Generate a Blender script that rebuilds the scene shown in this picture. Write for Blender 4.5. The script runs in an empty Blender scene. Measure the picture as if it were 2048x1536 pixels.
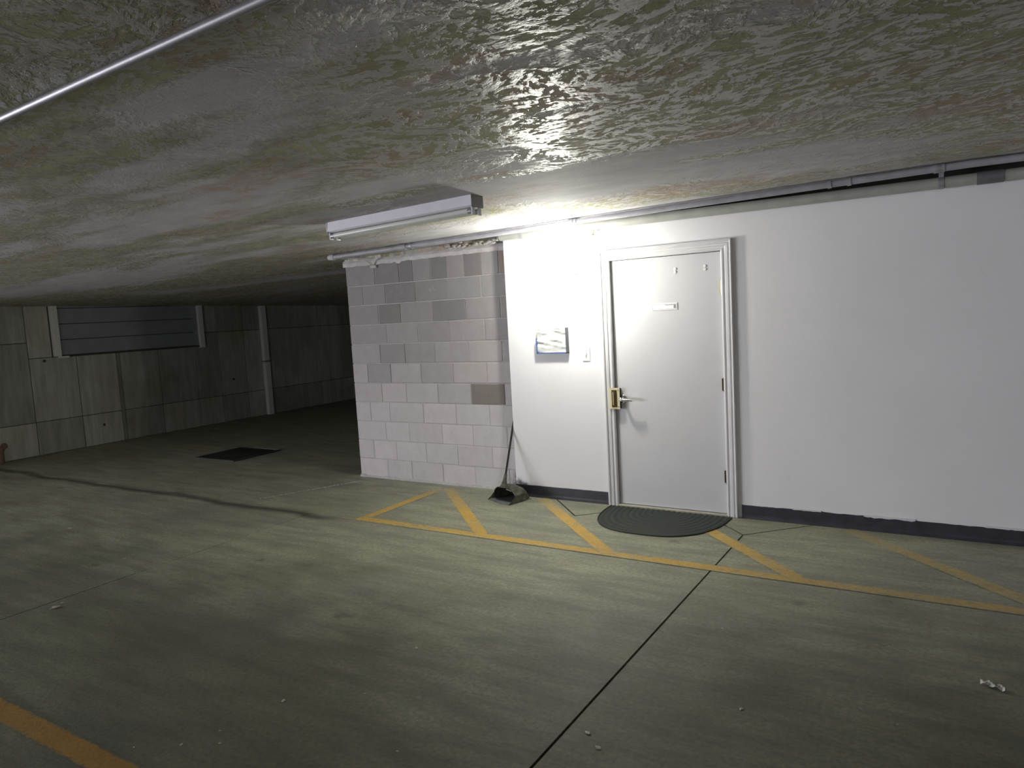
import bpy, bmesh, math, random
from mathutils import Vector, Matrix
from mathutils.geometry import tessellate_polygon
random.seed(7)
sc = bpy.context.scene
COL = sc.collection
PI = math.pi

# ------------------------------------------------------------------ camera
CAMH, CAMD = 1.6683, 5.5334
YAW, PITCH, ROLL, FPX = -0.5638, -0.0977, -0.0557, 1452.09
cd = bpy.data.cameras.new('camera'); cam = bpy.data.objects.new('camera', cd); COL.objects.link(cam)
cd.sensor_fit = 'HORIZONTAL'; cd.sensor_width = 36.0; cd.lens = FPX / 2048 * 36.0
cd.clip_start = 0.05; cd.clip_end = 200
fw = Vector((math.sin(YAW)*math.cos(PITCH), math.cos(YAW)*math.cos(PITCH), math.sin(PITCH)))
rt = Vector((math.cos(YAW), -math.sin(YAW), 0)); up = rt.cross(fw)
r2 = rt*math.cos(ROLL) + up*math.sin(ROLL); u2 = -rt*math.sin(ROLL) + up*math.cos(ROLL)
M = Matrix((r2, u2, -fw)).transposed().to_4x4(); M.translation = Vector((0, -CAMD, CAMH))
cam.matrix_world = M
sc.camera = cam

# ------------------------------------------------------------------ world, exposure
w = bpy.data.worlds.new('world'); sc.world = w; w.use_nodes = True
bg = w.node_tree.nodes['Background']
bg.inputs[0].default_value = (0.93, 0.93, 1.0, 1); bg.inputs[1].default_value = 17.5
sc.view_settings.view_transform = 'Standard'; sc.view_settings.look = 'None'
sc.view_settings.gamma = 1; sc.view_settings.use_curve_mapping = False
sc.view_settings.exposure = 0.0
LAMP_STRENGTH = 390.0

# extents of the garage
XL, XR, YB, YF = -11.3, 9.0, 12.0, -20.0      # left wall, right side, far back, front wall (behind the camera)
# daylight fill enters by two added, unseen openings (the portal only guides the sampling)
def portal(name, loc, rot, sx, sy):
    l = bpy.data.lights.new(name, 'AREA'); l.shape = 'RECTANGLE'; l.size = sx; l.size_y = sy
    l.cycles.is_portal = True
    o = bpy.data.objects.new(name, l); COL.objects.link(o); o.location = loc; o.rotation_euler = rot
portal('front_fill_portal', (7.1, YF-.15, 1.2), (PI/2, 0, 0), 1.8, 2.4)
portal('left_fill_portal', (XL-.35, -8.75, 1.1), (PI/2, 0, -PI/2), 6.5, 2.2)

# ------------------------------------------------------------------ node helpers
def newmat(name):
    m = bpy.data.materials.new(name); m.use_nodes = True
    nt = m.node_tree; return m, nt, nt.nodes['Principled BSDF']
def N(nt, t, **kw):
    n = nt.nodes.new(t)
    for k, v in kw.items(): setattr(n, k, v)
    return n
def L(nt, a, b): nt.links.new(a, b)
def setv(nt, sock, v):
    if hasattr(v, 'is_linked') or hasattr(v, 'node'): L(nt, v, sock)
    elif isinstance(v, (tuple, list)) and len(v) == 3 and sock.type == 'RGBA': sock.default_value = (*v, 1)
    else: sock.default_value = v
def pos(nt, scale=(1, 1, 1)):
    g = N(nt, 'ShaderNodeNewGeometry'); m = N(nt, 'ShaderNodeVectorMath', operation='MULTIPLY')
    L(nt, g.outputs['Position'], m.inputs[0]); m.inputs[1].default_value = scale
    return m.outputs[0]
def noise(nt, vec, scale, detail=4, rough=0.55, dist=0.0):
    n = N(nt, 'ShaderNodeTexNoise'); L(nt, vec, n.inputs['Vector'])
    n.inputs['Scale'].default_value = scale; n.inputs['Detail'].default_value = detail
    n.inputs['Roughness'].default_value = rough; n.inputs['Distortion'].default_value = dist
    return n.outputs[0]
def mr(nt, v, a, b, c=0.0, d=1.0, smooth=False):
    n = N(nt, 'ShaderNodeMapRange'); n.interpolation_type = 'SMOOTHSTEP' if smooth else 'LINEAR'
    L(nt, v, n.inputs[0])
    for i, x in enumerate((a, b, c, d)): n.inputs[i+1].default_value = x
    return n.outputs[0]
def math_(nt, op, a, b=0.0, clamp=False):
    n = N(nt, 'ShaderNodeMath', operation=op); n.use_clamp = clamp
    setv(nt, n.inputs[0], a); setv(nt, n.inputs[1], b); return n.outputs[0]
def mix(nt, f, a, b, mode='MIX'):
    n = N(nt, 'ShaderNodeMix', data_type='RGBA', blend_type=mode)
    setv(nt, n.inputs[0], f); setv(nt, n.inputs[6], a); setv(nt, n.inputs[7], b); return n.outputs[2]
def bump(nt, p, h, dist=0.002, strength=1.0, prev=None):
    b = N(nt, 'ShaderNodeBump'); L(nt, h, b.inputs['Height'])
    b.inputs['Distance'].default_value = dist; b.inputs['Strength'].default_value = strength
    if prev is not None: L(nt, prev, b.inputs['Normal'])
    L(nt, b.outputs[0], p.inputs['Normal']); return b.outputs[0]
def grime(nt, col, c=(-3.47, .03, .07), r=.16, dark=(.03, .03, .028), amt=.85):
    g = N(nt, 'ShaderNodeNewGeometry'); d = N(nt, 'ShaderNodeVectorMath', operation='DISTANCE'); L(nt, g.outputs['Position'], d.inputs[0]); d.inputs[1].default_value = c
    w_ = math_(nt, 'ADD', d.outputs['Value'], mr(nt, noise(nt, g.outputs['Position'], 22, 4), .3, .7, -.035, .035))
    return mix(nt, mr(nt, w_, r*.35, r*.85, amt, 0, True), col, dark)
def plain(name, col, rough=0.5, metal=0.0, var=0.12, scale=30, bmp=0.0, spec=0.5):
    m, nt, p = newmat(name); v = pos(nt)
    n = noise(nt, v, scale, 3)
    c2 = tuple(max(0, x*(1-var*2)) for x in col)
    L(nt, mix(nt, mr(nt, n, .3, .7), col, c2), p.inputs['Base Color'])
    p.inputs['Roughness'].default_value = rough; p.inputs['Metallic'].default_value = metal
    p.inputs['Specular IOR Level'].default_value = spec
    if bmp: bump(nt, p, n, bmp)
    return m

# ------------------------------------------------------------------ materials
def floor_color(nt):
    v = pos(nt)
    a = noise(nt, pos(nt, (0.5, 1, 1)), 1.1, 5, .6)
    b = noise(nt, pos(nt, (0.35, 1.6, 1)), 5, 6, .65)
    c = noise(nt, v, 42, 5, .7)
    col = mix(nt, mr(nt, a, .35, .65), (.325, .33, .24), (.46, .475, .345))
    col = mix(nt, mr(nt, b, .40, .62, 0, .7), col, (.21, .215, .165))
    # warm and cool blotches
    col = mix(nt, mr(nt, noise(nt, v, 0.8, 3), .52, .68, 0, .45), col, (.235, .225, .235))
    col = mix(nt, mr(nt, noise(nt, v, 2.3, 3), .60, .72, 0, .35), col, (.29, .245, .13))
    col = mix(nt, mr(nt, c, .38, .66, 0, .6), col, (.165, .165, .13))
    # oil drips
    sp = N(nt, 'ShaderNodeTexVoronoi'); L(nt, pos(nt, (.75, 1, 1)), sp.inputs['Vector']); sp.inputs['Scale'].default_value = 1.6
    sp.inputs['Randomness'].default_value = 1
    d = math_(nt, 'ADD', sp.outputs['Distance'], mr(nt, noise(nt, v, 14, 3), .3, .7, -.05, .05))
    col = mix(nt, mr(nt, d, .03, .085, .55, 0), col, (.10, .10, .075))
    # small pale specks
    s2 = N(nt, 'ShaderNodeTexVoronoi'); L(nt, v, s2.inputs['Vector']); s2.inputs['Scale'].default_value = 9
    sel = math_(nt, 'GREATER_THAN', noise(nt, v, 3.1, 1), .62)
    col = mix(nt, math_(nt, 'MULTIPLY', mr(nt, s2.outputs['Distance'], .02, .045, .6, 0), sel), col, (.55, .54, .48))
    # damp stain that follows the old pour line on the left
    g = N(nt, 'ShaderNodeNewGeometry'); sx = N(nt, 'ShaderNodeSeparateXYZ'); L(nt, g.outputs['Position'], sx.inputs[0])
    wob = mr(nt, noise(nt, pos(nt, (.6, .1, 1)), 1.3, 3), .3, .7, -.07, .07)
    yy = math_(nt, 'ABSOLUTE', math_(nt, 'ADD', math_(nt, 'ADD', sx.outputs[1], 1.24), wob))
    band = mr(nt, yy, .0, .10, 1, 0, True)
    left = mr(nt, sx.outputs[0], -4.9, -4.3, 1, 0, True)
    col = mix(nt, math_(nt, 'MULTIPLY', math_(nt, 'MULTIPLY', band, left), .85), col, (.06, .058, .045))
    # floor colour darkened away from the lamp, painting its falloff into the surface
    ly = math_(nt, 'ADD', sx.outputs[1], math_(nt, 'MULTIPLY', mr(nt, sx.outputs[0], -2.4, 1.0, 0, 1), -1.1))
    painted_falloff = mr(nt, math_(nt, 'ADD', ly, mr(nt, noise(nt, v, 1.7, 3), .3, .7, -.5, .5)), -1.6, -3.5, 0, 1, True)
    col = mix(nt, painted_falloff, col, mix(nt, 1.0, col, (.47, .48, .45), 'MULTIPLY'))
    return col, c, sx
def mat_floor():
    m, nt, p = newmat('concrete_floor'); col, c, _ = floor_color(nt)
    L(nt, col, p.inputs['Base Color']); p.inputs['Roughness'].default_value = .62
    p.inputs['Specular IOR Level'].default_value = .35
    h = math_(nt, 'ADD', c, mr(nt, noise(nt, pos(nt, (.3, 2, 1)), 9, 4), 0, 1, 0, 1.0))
    bump(nt, p, h, .0022); return m
def mat_stripe():
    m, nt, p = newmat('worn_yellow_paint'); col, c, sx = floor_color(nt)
    v = pos(nt)
    wear = math_(nt, 'ADD', mr(nt, noise(nt, v, 16, 6, .75), .30, .52, .15, 1), mr(nt, noise(nt, pos(nt,(1,1,1)), 1.6, 3), .35, .65, -.25, .45), clamp=True)
    tc = N(nt, 'ShaderNodeUVMap'); s2 = N(nt, 'ShaderNodeSeparateXYZ'); L(nt, tc.outputs[0], s2.inputs[0])
    e = math_(nt, 'MULTIPLY', math_(nt, 'ABSOLUTE', math_(nt, 'SUBTRACT', s2.outputs[1], .5)), 2)
    e = math_(nt, 'ADD', e, mr(nt, noise(nt, v, 35, 4), .3, .7, -.15, .15))
    edge = mr(nt, e, .72, 1.0, 1, 0, True)
    # traffic wear: the paint is thinner towards the wall and to the right of the door
    a = mr(nt, sx.outputs[1], -.55, -.0, 1, .35)
    b = mr(nt, sx.outputs[0], -1.6, -.4, 1, .55)
    f = math_(nt, 'MULTIPLY', math_(nt, 'MULTIPLY', math_(nt, 'MULTIPLY', wear, edge), a), b)
    paint = mix(nt, mr(nt, noise(nt, v, 6, 3), .3, .7), (.66, .43, .10), (.58, .37, .085))
    paint = mix(nt, mr(nt, c, .45, .7, 0, .5), paint, (.33, .21, .06))
    paint = mix(nt, mr(nt, sx.outputs[1], -2.5, -3.8, 0, .85), paint, mix(nt, 1.0, paint, (.42, .36, .36), 'MULTIPLY'))     # stripe paint darkened towards the viewer
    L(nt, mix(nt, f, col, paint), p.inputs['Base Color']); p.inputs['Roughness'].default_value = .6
    p.inputs['Specular IOR Level'].default_value = .3
    bump(nt, p, c, .002); return m
def mat_ceiling():
    m, nt, p = newmat('textured_ceiling_paint'); v = pos(nt)
    def strokes(cell, scale, st, seed):
        # short trowel strokes, each patch brushed in its own direction
        wv = N(nt, 'ShaderNodeTexNoise'); L(nt, v, wv.inputs['Vector']); wv.inputs['Scale'].default_value = 7; wv.inputs['Detail'].default_value = 3
        wsc = N(nt, 'ShaderNodeVectorMath', operation='SCALE'); L(nt, wv.outputs['Color'], wsc.inputs[0]); wsc.inputs['Scale'].default_value = .30
        vv = N(nt, 'ShaderNodeVectorMath', operation='ADD'); L(nt, v, vv.inputs[0]); L(nt, wsc.outputs[0], vv.inputs[1])
        vo = N(nt, 'ShaderNodeTexVoronoi'); vo.voronoi_dimensions = '2D'; L(nt, vv.outputs[0], vo.inputs['Vector']); vo.inputs['Scale'].default_value = cell
        sp = N(nt, 'ShaderNodeSeparateColor'); L(nt, vo.outputs['Color'], sp.inputs[0])
        ro = N(nt, 'ShaderNodeVectorRotate', rotation_type='Z_AXIS'); L(nt, v, ro.inputs['Vector'])
        L(nt, mr(nt, sp.outputs[0], 0, 1, -1.1+seed, 1.1+seed), ro.inputs['Angle'])
        mu = N(nt, 'ShaderNodeVectorMath', operation='MULTIPLY'); L(nt, ro.outputs[0], mu.inputs[0]); mu.inputs[1].default_value = (1, st, 1)
        return noise(nt, mu.outputs[0], scale, 5, .62, .25)
    s1 = strokes(3.8, 9, 2.3, 0.0)
    s2 = strokes(8, 22, 2.2, .6)
    fl = math_(nt, 'ADD', math_(nt, 'MULTIPLY', s1, .62), math_(nt, 'MULTIPLY', s2, .38))
    plate = mr(nt, fl, .492, .512, 0, 1, True)
    fine = noise(nt, v, 70, 3, .65)
    lo = noise(nt, pos(nt, (.42, 1.5, .2)), .85, 3, .55)
    lo2 = noise(nt, pos(nt, (.6, 1.3, .2)), 1.5, 3, .6)
    mid = noise(nt, pos(nt, (.8, 1.6, .2)), 4.5, 4, .6)
    rough_zone = mr(nt, math_(nt, 'ADD', lo, mr(nt, fl, .35, .65, -.05, .05)), .425, .51, 0, 1, True)
    grey = mix(nt, mr(nt, mid, .35, .65), (.50, .492, .515), (.60, .59, .605))
    olive = mix(nt, mr(nt, mid, .4, .6), (.34, .325, .185), (.46, .45, .29))
    # raised plates are greyer, the hollows between them show the old olive and rust coats
    hollow = mr(nt, fl, .47, .51, 1, .0, True)
    base = mix(nt, math_(nt, 'MULTIPLY', rough_zone, mr(nt, hollow, 0, 1, .38, 1)), grey, olive)
    f2 = math_(nt, 'MULTIPLY', mr(nt, lo2, .54, .64, 0, 1, True), mr(nt, hollow, 0, 1, .25, .85))
    col = mix(nt, math_(nt, 'MULTIPLY', f2, .75), base, (.42, .29, .215))
    rim = math_(nt, 'MULTIPLY', mr(nt, fl, .478, .492, 0, 1), mr(nt, fl, .492, .506, 1, 0))
    col = mix(nt, math_(nt, 'MULTIPLY', rim, mr(nt, rough_zone, 0, 1, .1, .6)), col, (.25, .24, .19))
    L(nt, col, p.inputs['Base Color'])
    pz = math_(nt, 'MULTIPLY', plate, rough_zone)
    L(nt, mr(nt, pz, 0, 1, .75, .30), p.inputs['Roughness'])
    L(nt, mr(nt, pz, 0, 1, .15, .27), p.inputs['Specular IOR Level'])
    h = math_(nt, 'MULTIPLY', math_(nt, 'ADD', plate, math_(nt, 'MULTIPLY', fl, 1.6)), mr(nt, rough_zone, 0, 1, .12, 1))
    b1 = bump(nt, p, h, .0042)
    bump(nt, p, fine, .0016, 1, b1)
    return m
def mat_wallpaint():
    m, nt, p = newmat('white_wall_paint'); v = pos(nt)
    a = noise(nt, v, 1.2, 4); c = noise(nt, v, 90, 3)
    col = mix(nt, mr(nt, a, .35, .65), (.82, .815, .84), (.78, .78, .80))
    sm = noise(nt, v, 5, 5, .7)
    col = mix(nt, mr(nt, sm, .66, .74, 0, .25), col, (.55, .53, .54))
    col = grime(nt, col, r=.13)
    L(nt, col, p.inputs['Base Color']); p.inputs['Roughness'].default_value = .55
    p.inputs['Specular IOR Level'].default_value = .25
    bump(nt, p, c, .0008); return m
def mat_block():
    m, nt, p = newmat('concrete_block'); v = pos(nt)
    oi = N(nt, 'ShaderNodeObjectInfo')
    a = noise(nt, v, 9, 5, .6); c = noise(nt, v, 120, 4, .7)
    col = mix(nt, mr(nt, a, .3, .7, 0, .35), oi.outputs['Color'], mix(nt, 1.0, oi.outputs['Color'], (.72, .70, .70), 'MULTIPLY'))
    col = mix(nt, mr(nt, c, .55, .75, 0, .35), col, (.22, .205, .20))
    col = mix(nt, mr(nt, noise(nt, v, 3.5, 6, .75), .64, .72, 0, .4), col, (.62, .60, .60))
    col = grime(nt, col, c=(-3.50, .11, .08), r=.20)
    L(nt, col, p.inputs['Base Color']); p.inputs['Roughness'].default_value = .85
    p.inputs['Specular IOR Level'].default_value = .2
    bump(nt, p, math_(nt, 'ADD', c, a), .002); return m
def mat_formwork():
    m, nt, p = newmat('board_formed_concrete')
    oi = N(nt, 'ShaderNodeObjectInfo')
    a = noise(nt, pos(nt, (1, 6, .7)), 2.2, 6, .65); b = noise(nt, pos(nt), 1.1, 4); c = noise(nt, pos(nt), 60, 4)
    col = mix(nt, mr(nt, a, .35, .65), (.62, .62, .58), (.43, .43, .395))
    col = mix(nt, mr(nt, b, .45, .7, 0, .5), col, (.28, .26, .16))
    col = mix(nt, 1.0, col, oi.outputs['Color'], 'MULTIPLY')
    L(nt, col, p.inputs['Base Color']); p.inputs['Roughness'].default_value = .8
    p.inputs['Specular IOR Level'].default_value = .2
    bump(nt, p, math_(nt, 'ADD', c, a), .003); return m
M_FLOOR, M_STRIPE, M_CEIL, M_WALL, M_BLOCK, M_FORM = mat_floor(), mat_stripe(), mat_ceiling(), mat_wallpaint(), mat_block(), mat_formwork()
M_JOINT = plain('dark_gap_shade', (.035, .033, .028), .9)
M_MORTAR = plain('pale_mortar', (.52, .50, .50), .9, scale=60, bmp=.002)
M_SEAM = plain('dark_concrete_seam', (.10, .098, .088), .9)
M_CONC = plain('rough_grey_concrete', (.27, .265, .24), .85, scale=3, var=.2)
M_CAP = plain('smeared_white_mortar_paint', (.60, .57, .58), .75, scale=14, var=.12, bmp=.004)
M_DOOR = plain('grey_door_paint', (.66, .66, .685), .5, scale=3, var=.02, spec=.3)
M_TRIM = plain('white_trim_paint', (.72, .715, .735), .45, scale=8, var=.04)
M_BASE = plain('navy_grey_vinyl', (.045, .046, .065), .45, scale=10, var=.2)
M_BRASS = plain('polished_brass', (.88, .80, .52), .3, .45, .05, 40)
M_BRASSD = plain('tarnished_brass', (.12, .085, .03), .35, 1.0, .2, 60)
M_CHROME = plain('satin_chrome', (.80, .79, .82), .2, 1.0, .03)
M_RUBBER = plain('dark_rubber_mat', (.038, .046, .038), .75, scale=150, var=.25, bmp=.001)
M_BLACKP = plain('scuffed_black_plastic', (.022, .022, .022), .42, scale=25, var=.3)
M_DUSTY = plain('dusty_black_plastic', (.12, .118, .085), .7, scale=22, var=.42, bmp=.0015)
M_INNER = plain('dusty_dark_grey_plastic', (.20, .21, .225), .5, scale=12, var=.3)
M_GALV = plain('galvanised_steel', (.40, .40, .43), .45, .5, .12, 18)
M_PIPEP = plain('grey_painted_pipe', (.40, .40, .45), .45, 0, .12, 12)
M_PIPEW = plain('white_painted_pipe', (.40, .41, .38), .4, 0, .1, 9)
M_ENAMEL = plain('white_enamel', (.86, .84, .92), .35, 0, .03, 10)
M_TUBE = plain('unlit_fluorescent_tube', (.72, .74, .70), .2, 0, .03, 10)
M_SOCK = plain('grey_lamp_socket', (.30, .30, .29), .5)
M_PAPER = plain('white_paper', (.60, .60, .60), .7, scale=25, var=.04)
M_BLUE = plain('blue_plastic', (.035, .10, .33), .35)
M_BLUED = plain('dark_plastic_edge', (.08, .08, .10), .4)
M_SLAT = plain('blue_grey_steel_slat', (.40, .43, .46), .5, .1, .08, 4)
M_LITTER = plain('dry_litter', (.58, .55, .48), .8, scale=80, var=.2)
M_RUST = plain('rusty_metal', (.24, .14, .09), .7)
M_POST = plain('bright_white_paint', (.95, .94, .93), .5, var=.03)
M_WHITEP = plain('white_plastic', (.72, .72, .74), .4, 0, .02)
M_DARKM = plain('dark_metal', (.05, .05, .05), .5)
M_SIGNW = plain('glossy_white_label', (.93, .93, .95), .3, 0, .0)
M_INK = plain('grey_print', (.30, .29, .36), .5)
def mat_glow():
    m, nt, p = newmat('lit_frosted_glass')
    p.inputs['Base Color'].default_value = (.9, .9, .85, 1)
    p.inputs['Emission Color'].default_value = (1.0, .985, .87, 1); p.inputs['Emission Strength'].default_value = LAMP_STRENGTH
    return m
M_GLOW = mat_glow()

# ------------------------------------------------------------------ mesh helpers
def B(): return bmesh.new()
def box(bm, x0, x1, y0, y1, z0, z1):
    v = [bm.verts.new((x, y, z)) for z in (z0, z1) for y in (y0, y1) for x in (x0, x1)]
    for f in ((0, 2, 3, 1), (4, 5, 7, 6), (0, 1, 5, 4), (2, 6, 7, 3), (0, 4, 6, 2), (1, 3, 7, 5)):
        bm.faces.new([v[i] for i in f])
def prism(bm, poly, z0, z1):
    a = [bm.verts.new((x, y, z0)) for x, y in poly]; b = [bm.verts.new((x, y, z1)) for x, y in poly]
    bm.faces.new(a[::-1]); bm.faces.new(b); n = len(poly)
    for i in range(n): bm.faces.new((a[i], a[(i+1) % n], b[(i+1) % n], b[i]))
def rings(bm, rr, close=True, cap=True):
    vs = [[bm.verts.new(p) for p in r] for r in rr]
    n = len(vs[0])
    for a, b in zip(vs, vs[1:]):
        for i in range(n if close else n-1):
            j = (i+1) % n; bm.faces.new((a[i], a[j], b[j], b[i]))
    if cap: bm.faces.new(vs[0][::-1]); bm.faces.new(vs[-1])
    return vs
def tube(bm, pts, r, seg=16):
    pts = [Vector(p) for p in pts]; rr = []
    rad = r if isinstance(r, (list, tuple)) else [r]*len(pts)
    prev = None
    for i, p in enumerate(pts):
        d = (pts[min(i+1, len(pts)-1)] - pts[max(i-1, 0)]).normalized()
        if prev is None:
            a = Vector((0, 0, 1)) if abs(d.z) < .9 else Vector((1, 0, 0)); n1 = d.cross(a).normalized()
        else: n1 = (prev - d*prev.dot(d)).normalized()
        prev = n1; n2 = d.cross(n1)
        rr.append([p + (n1*math.cos(t) + n2*math.sin(t))*rad[i] for t in [2*PI*k/seg for k in range(seg)]])
    rings(bm, rr)
def ball(bm, c, r, sx=1, sy=1, sz=1, seg=20):
    bmesh.ops.create_uvsphere(bm, u_segments=seg, v_segments=seg//2, radius=r,
        matrix=Matrix.Translation(c) @ Matrix.Diagonal((sx, sy, sz, 1)))
def mk(name, bm, mat, parent=None, label=None, cat=None, group=None, kind=None, bevel=0, smooth=False, origin=None, recalc=True):
    if recalc: bmesh.ops.recalc_face_normals(bm, faces=bm.faces)
    if bevel:
        bmesh.ops.bevel(bm, geom=[e for e in bm.edges if len(e.link_faces) == 2 and e.calc_face_angle(0) > .6], offset=bevel, segments=2, affect='EDGES', profile=.6)
    if smooth:
        for f in bm.faces: f.smooth = True
        for e in bm.edges:
            if len(e.link_faces) == 2 and e.calc_face_angle(0) > .7: e.smooth = False
    if parent is None:
        if origin is None:
            xs = [v.co for v in bm.verts]
            origin = Vector(((min(c.x for c in xs)+max(c.x for c in xs))/2, (min(c.y for c in xs)+max(c.y for c in xs))/2, min(c.z for c in xs)))
        off = Vector(origin)
    else: off = Vector(parent['_w']) if '_w' in parent else Vector(parent.location)
    bmesh.ops.translate(bm, verts=bm.verts, vec=-off)
    me = bpy.data.meshes.new(name); bm.to_mesh(me); bm.free(); me.materials.append(mat)
    o = bpy.data.objects.new(name, me); COL.objects.link(o)
    if parent is None: o.location = off
    else: o.parent = parent
    tag(o, label, cat, group, kind)
    return o
def world_off(o):
    v = Vector(o.location)
    while o.parent: o = o.parent; v += o.location
    return v
def sub(name, bm, mat, parent, **k):           # child of a part (part origin = its parent's)
    parent['_w'] = list(world_off(parent)); o = mk(name, bm, mat, parent, **k); del parent['_w']; return o
def tag(o, label=None, cat=None, group=None, kind=None):
    if label: o['label'] = label
    if cat: o['category'] = cat
    if group: o['group'] = group
    if kind: o['kind'] = kind
def empty(name, loc, label=None, cat=None, group=None, kind=None):
    o = bpy.data.objects.new(name, None); COL.objects.link(o); o.location = loc; o.empty_display_size = .2
    tag(o, label, cat, group, kind); return o

def ceil_z(x, y):
    K = [(-11.3, 2.13), (-5.5, 2.318), (-3.5, 2.365), (-2.5, 2.392), (0, 2.45), (40, 2.45)]
    if x <= K[0][0]: z = K[0][1]
    else:
        for (xa, za), (xb, zb) in zip(K, K[1:]):
            if x <= xb: z = za + (zb-za)*(x-xa)/(xb-xa); break
    if x < -5.5: z -= .018*min(y, 6)*min(1, (-5.5-x)/5.8)
    return z

# ------------------------------------------------------------------ ceiling
bm = B(); nx, ny = 140, 40
xs = [XL-.3 + (XR+.3-XL)*i/nx for i in range(nx+1)]; ys = [YF + (YB+.3-YF)*j/ny for j in range(ny+1)]
g = [[bm.verts.new((x, y, ceil_z(x, y))) for x in xs] for y in ys]
for j in range(ny):
    for i in range(nx): bm.faces.new((g[j][i], g[j+1][i], g[j+1][i+1], g[j][i+1]))
gt = [bm.verts.new(p) for p in ((xs[0], ys[0], 2.8), (xs[-1], ys[0], 2.8), (xs[-1], ys[-1], 2.8), (xs[0], ys[-1], 2.8))]
bm.faces.new(gt)
bm.faces.new([g[0][i] for i in range(nx+1)] + [gt[1], gt[0]])
bm.faces.new([g[j][nx] for j in range(ny+1)] + [gt[2], gt[1]])
bm.faces.new([g[ny][i] for i in range(nx, -1, -1)] + [gt[3], gt[2]])
bm.faces.new([g[j][0] for j in range(ny, -1, -1)] + [gt[0], gt[3]])
mk('ceiling', bm, M_CEIL, kind='structure', smooth=True, origin=(0, 0, 2.45))

# ------------------------------------------------------------------ floor: dark base with slabs on it, saw-cut joints between
bm = B(); box(bm, XL-.3, XR, YF, YB, -.25, -.012)
floor = mk('floor', bm, M_JOINT, kind='structure', origin=(0, 0, -.25))
G = .0062
def slab(poly):
    # shrink the polygon by G
    n = len(poly); out = []
    P = [Vector((*p, 0)) for p in poly]
    ar = sum(P[i].x*P[(i+1) % n].y - P[(i+1) % n].x*P[i].y for i in range(n))
    if ar < 0: P = P[::-1]
    for i in range(n):
        a, b, c = P[i-1], P[i], P[(i+1) % n]
        d1 = (b-a).normalized(); d2 = (c-b).normalized()
        n1 = Vector((-d1.y, d1.x, 0)); n2 = Vector((-d2.y, d2.x, 0))
        s = (n1+n2); s = s/ max(.25, s.dot(n1)); out.append(((b + s*G).x, (b + s*G).y))
    bm = B(); lo = [bm.verts.new((x, y, -.012)) for x, y in out]; hi = [bm.verts.new((x, y, 0)) for x, y in out]; n = len(out)
    for i in range(n): bm.faces.new((lo[i], lo[(i+1) % n], hi[(i+1) % n], hi[i]))
    for t in tessellate_polygon([[Vector((x, y, 0)) for x, y in out]]):
        bm.faces.new([hi[i] for i in t]); bm.faces.new([lo[i] for i in reversed(t)])
    mk('slab', bm, M_FLOOR, floor)
JX, JY, YR = -1.355, -1.2, YB
slab([(XL-.2, YF), (-4.93, YF), (-4.93, JY), (XL-.2, JY)])
slab([(-4.93, YF), (JX, YF), (JX, JY), (-4.93, JY)])
slab([(JX, YF), (5.0, YF), (5.0, JY), (JX, JY)])
slab([(5.0, YF), (XR, YF), (XR, JY), (5.0, JY)])
slab([(XL-.2, JY), (-5.66, JY), (-5.66, YR), (XL-.2, YR)])
slab([(-5.66, JY), (JX, JY), (JX, -.42), (-1.73, -.045), (-2.325, -.045), (-2.70, -.42), (-3.12, .02), (-3.3, .25), (-5.66, .25)])
slab([(-3.3, .25), (-3.12, .02), (-2.70, -.42), (-2.325, -.045), (-2.325, .25)])
slab([(-2.325, -.045), (-1.73, -.045), (-1.73, .25), (-2.325, .25)])
slab([(-1.73, -.045), (JX, -.42), (-.93, .01), (-.93, .25), (-1.73, .25)])
slab([(JX, JY), (5.0, JY), (5.0, .25), (-.93, .25), (-.93, .01), (JX, -.42)])
slab([(5.0, JY), (XR, JY), (XR, .25), (5.0, .25)])

# ------------------------------------------------------------------ white wall (framed, stands proud of the block wall)
DX0, DX1, DZ = -2.489, -1.578, 2.045          # door opening
bm = B()
OX0, OX1, OZ = DX0-.012, DX1+.012, DZ+.012
WT = .14; ZT = 2.362
prismz = [(-3.51, 0), (OX0, 0), (OX0, WT), (-3.51, WT)]
box(bm, -3.51, OX0, 0, WT, 0, ZT); box(bm, OX1, XR, 0, WT, 0, ZT); box(bm, OX0, OX1, 0, WT, OZ, ZT)
wall = mk('wall_back', bm, M_WALL, kind='structure', origin=(-1, 0, 0))
bm = B(); box(bm, -3.3, XR, .09, WT, ZT-.02, 2.5); mk('wall_head_shade_1', bm, M_JOINT, kind='structure')  # dark recessed strip that paints the shade of the gap over the wall
bm = B(); box(bm, -5.5, XR, .33, .40, 0, 2.4); mk('wall_inner', bm, M_CONC, kind='structure')
# screws left in the wall over the tray
bm = B(); tube(bm, [(-2.895, 0, 1.60), (-2.895, -.012, 1.60)], .004, 8); sub('wall_screw', bm, M_SOCK, wall)

# ------------------------------------------------------------------ block wall
BX0, BX1, BY = -5.57, -3.512, .118
bm = B(); box(bm, BX0+.006, BX1+.3, BY+.006, BY+.2, 0, 2.25)
bw = mk('wall_block', bm, M_MORTAR, kind='structure', origin=(-4.54, BY+.1, 0))
rows = {10: [-5.165, -4.842, -4.665, -4.441, -4.245, -4.042, -3.846, -3.647], 9: [-5.349, -5.04, -4.645, -4.25, -3.855],
 8: [-5.156, -4.854, -4.44, -4.049, -3.652], 7: [-5.06, -4.648, -4.251, -3.841], 6: [-5.165, -4.833, -4.451, -4.041, -3.658],
 5: [-5.358, -5.04, -4.641, -4.24, -3.848], 4: [-5.18, -4.851, -4.443, -4.044, -3.657], 3: [-5.362, -5.091, -4.646, -4.238, -3.844],
 2: [-5.167, -4.848, -4.427, -4.052, -3.658], 1: [-5.353, -5.039, -4.645, -4.246, -3.84], 0: [-5.175, -4.848, -4.444, -4.05, -3.655]}
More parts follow.
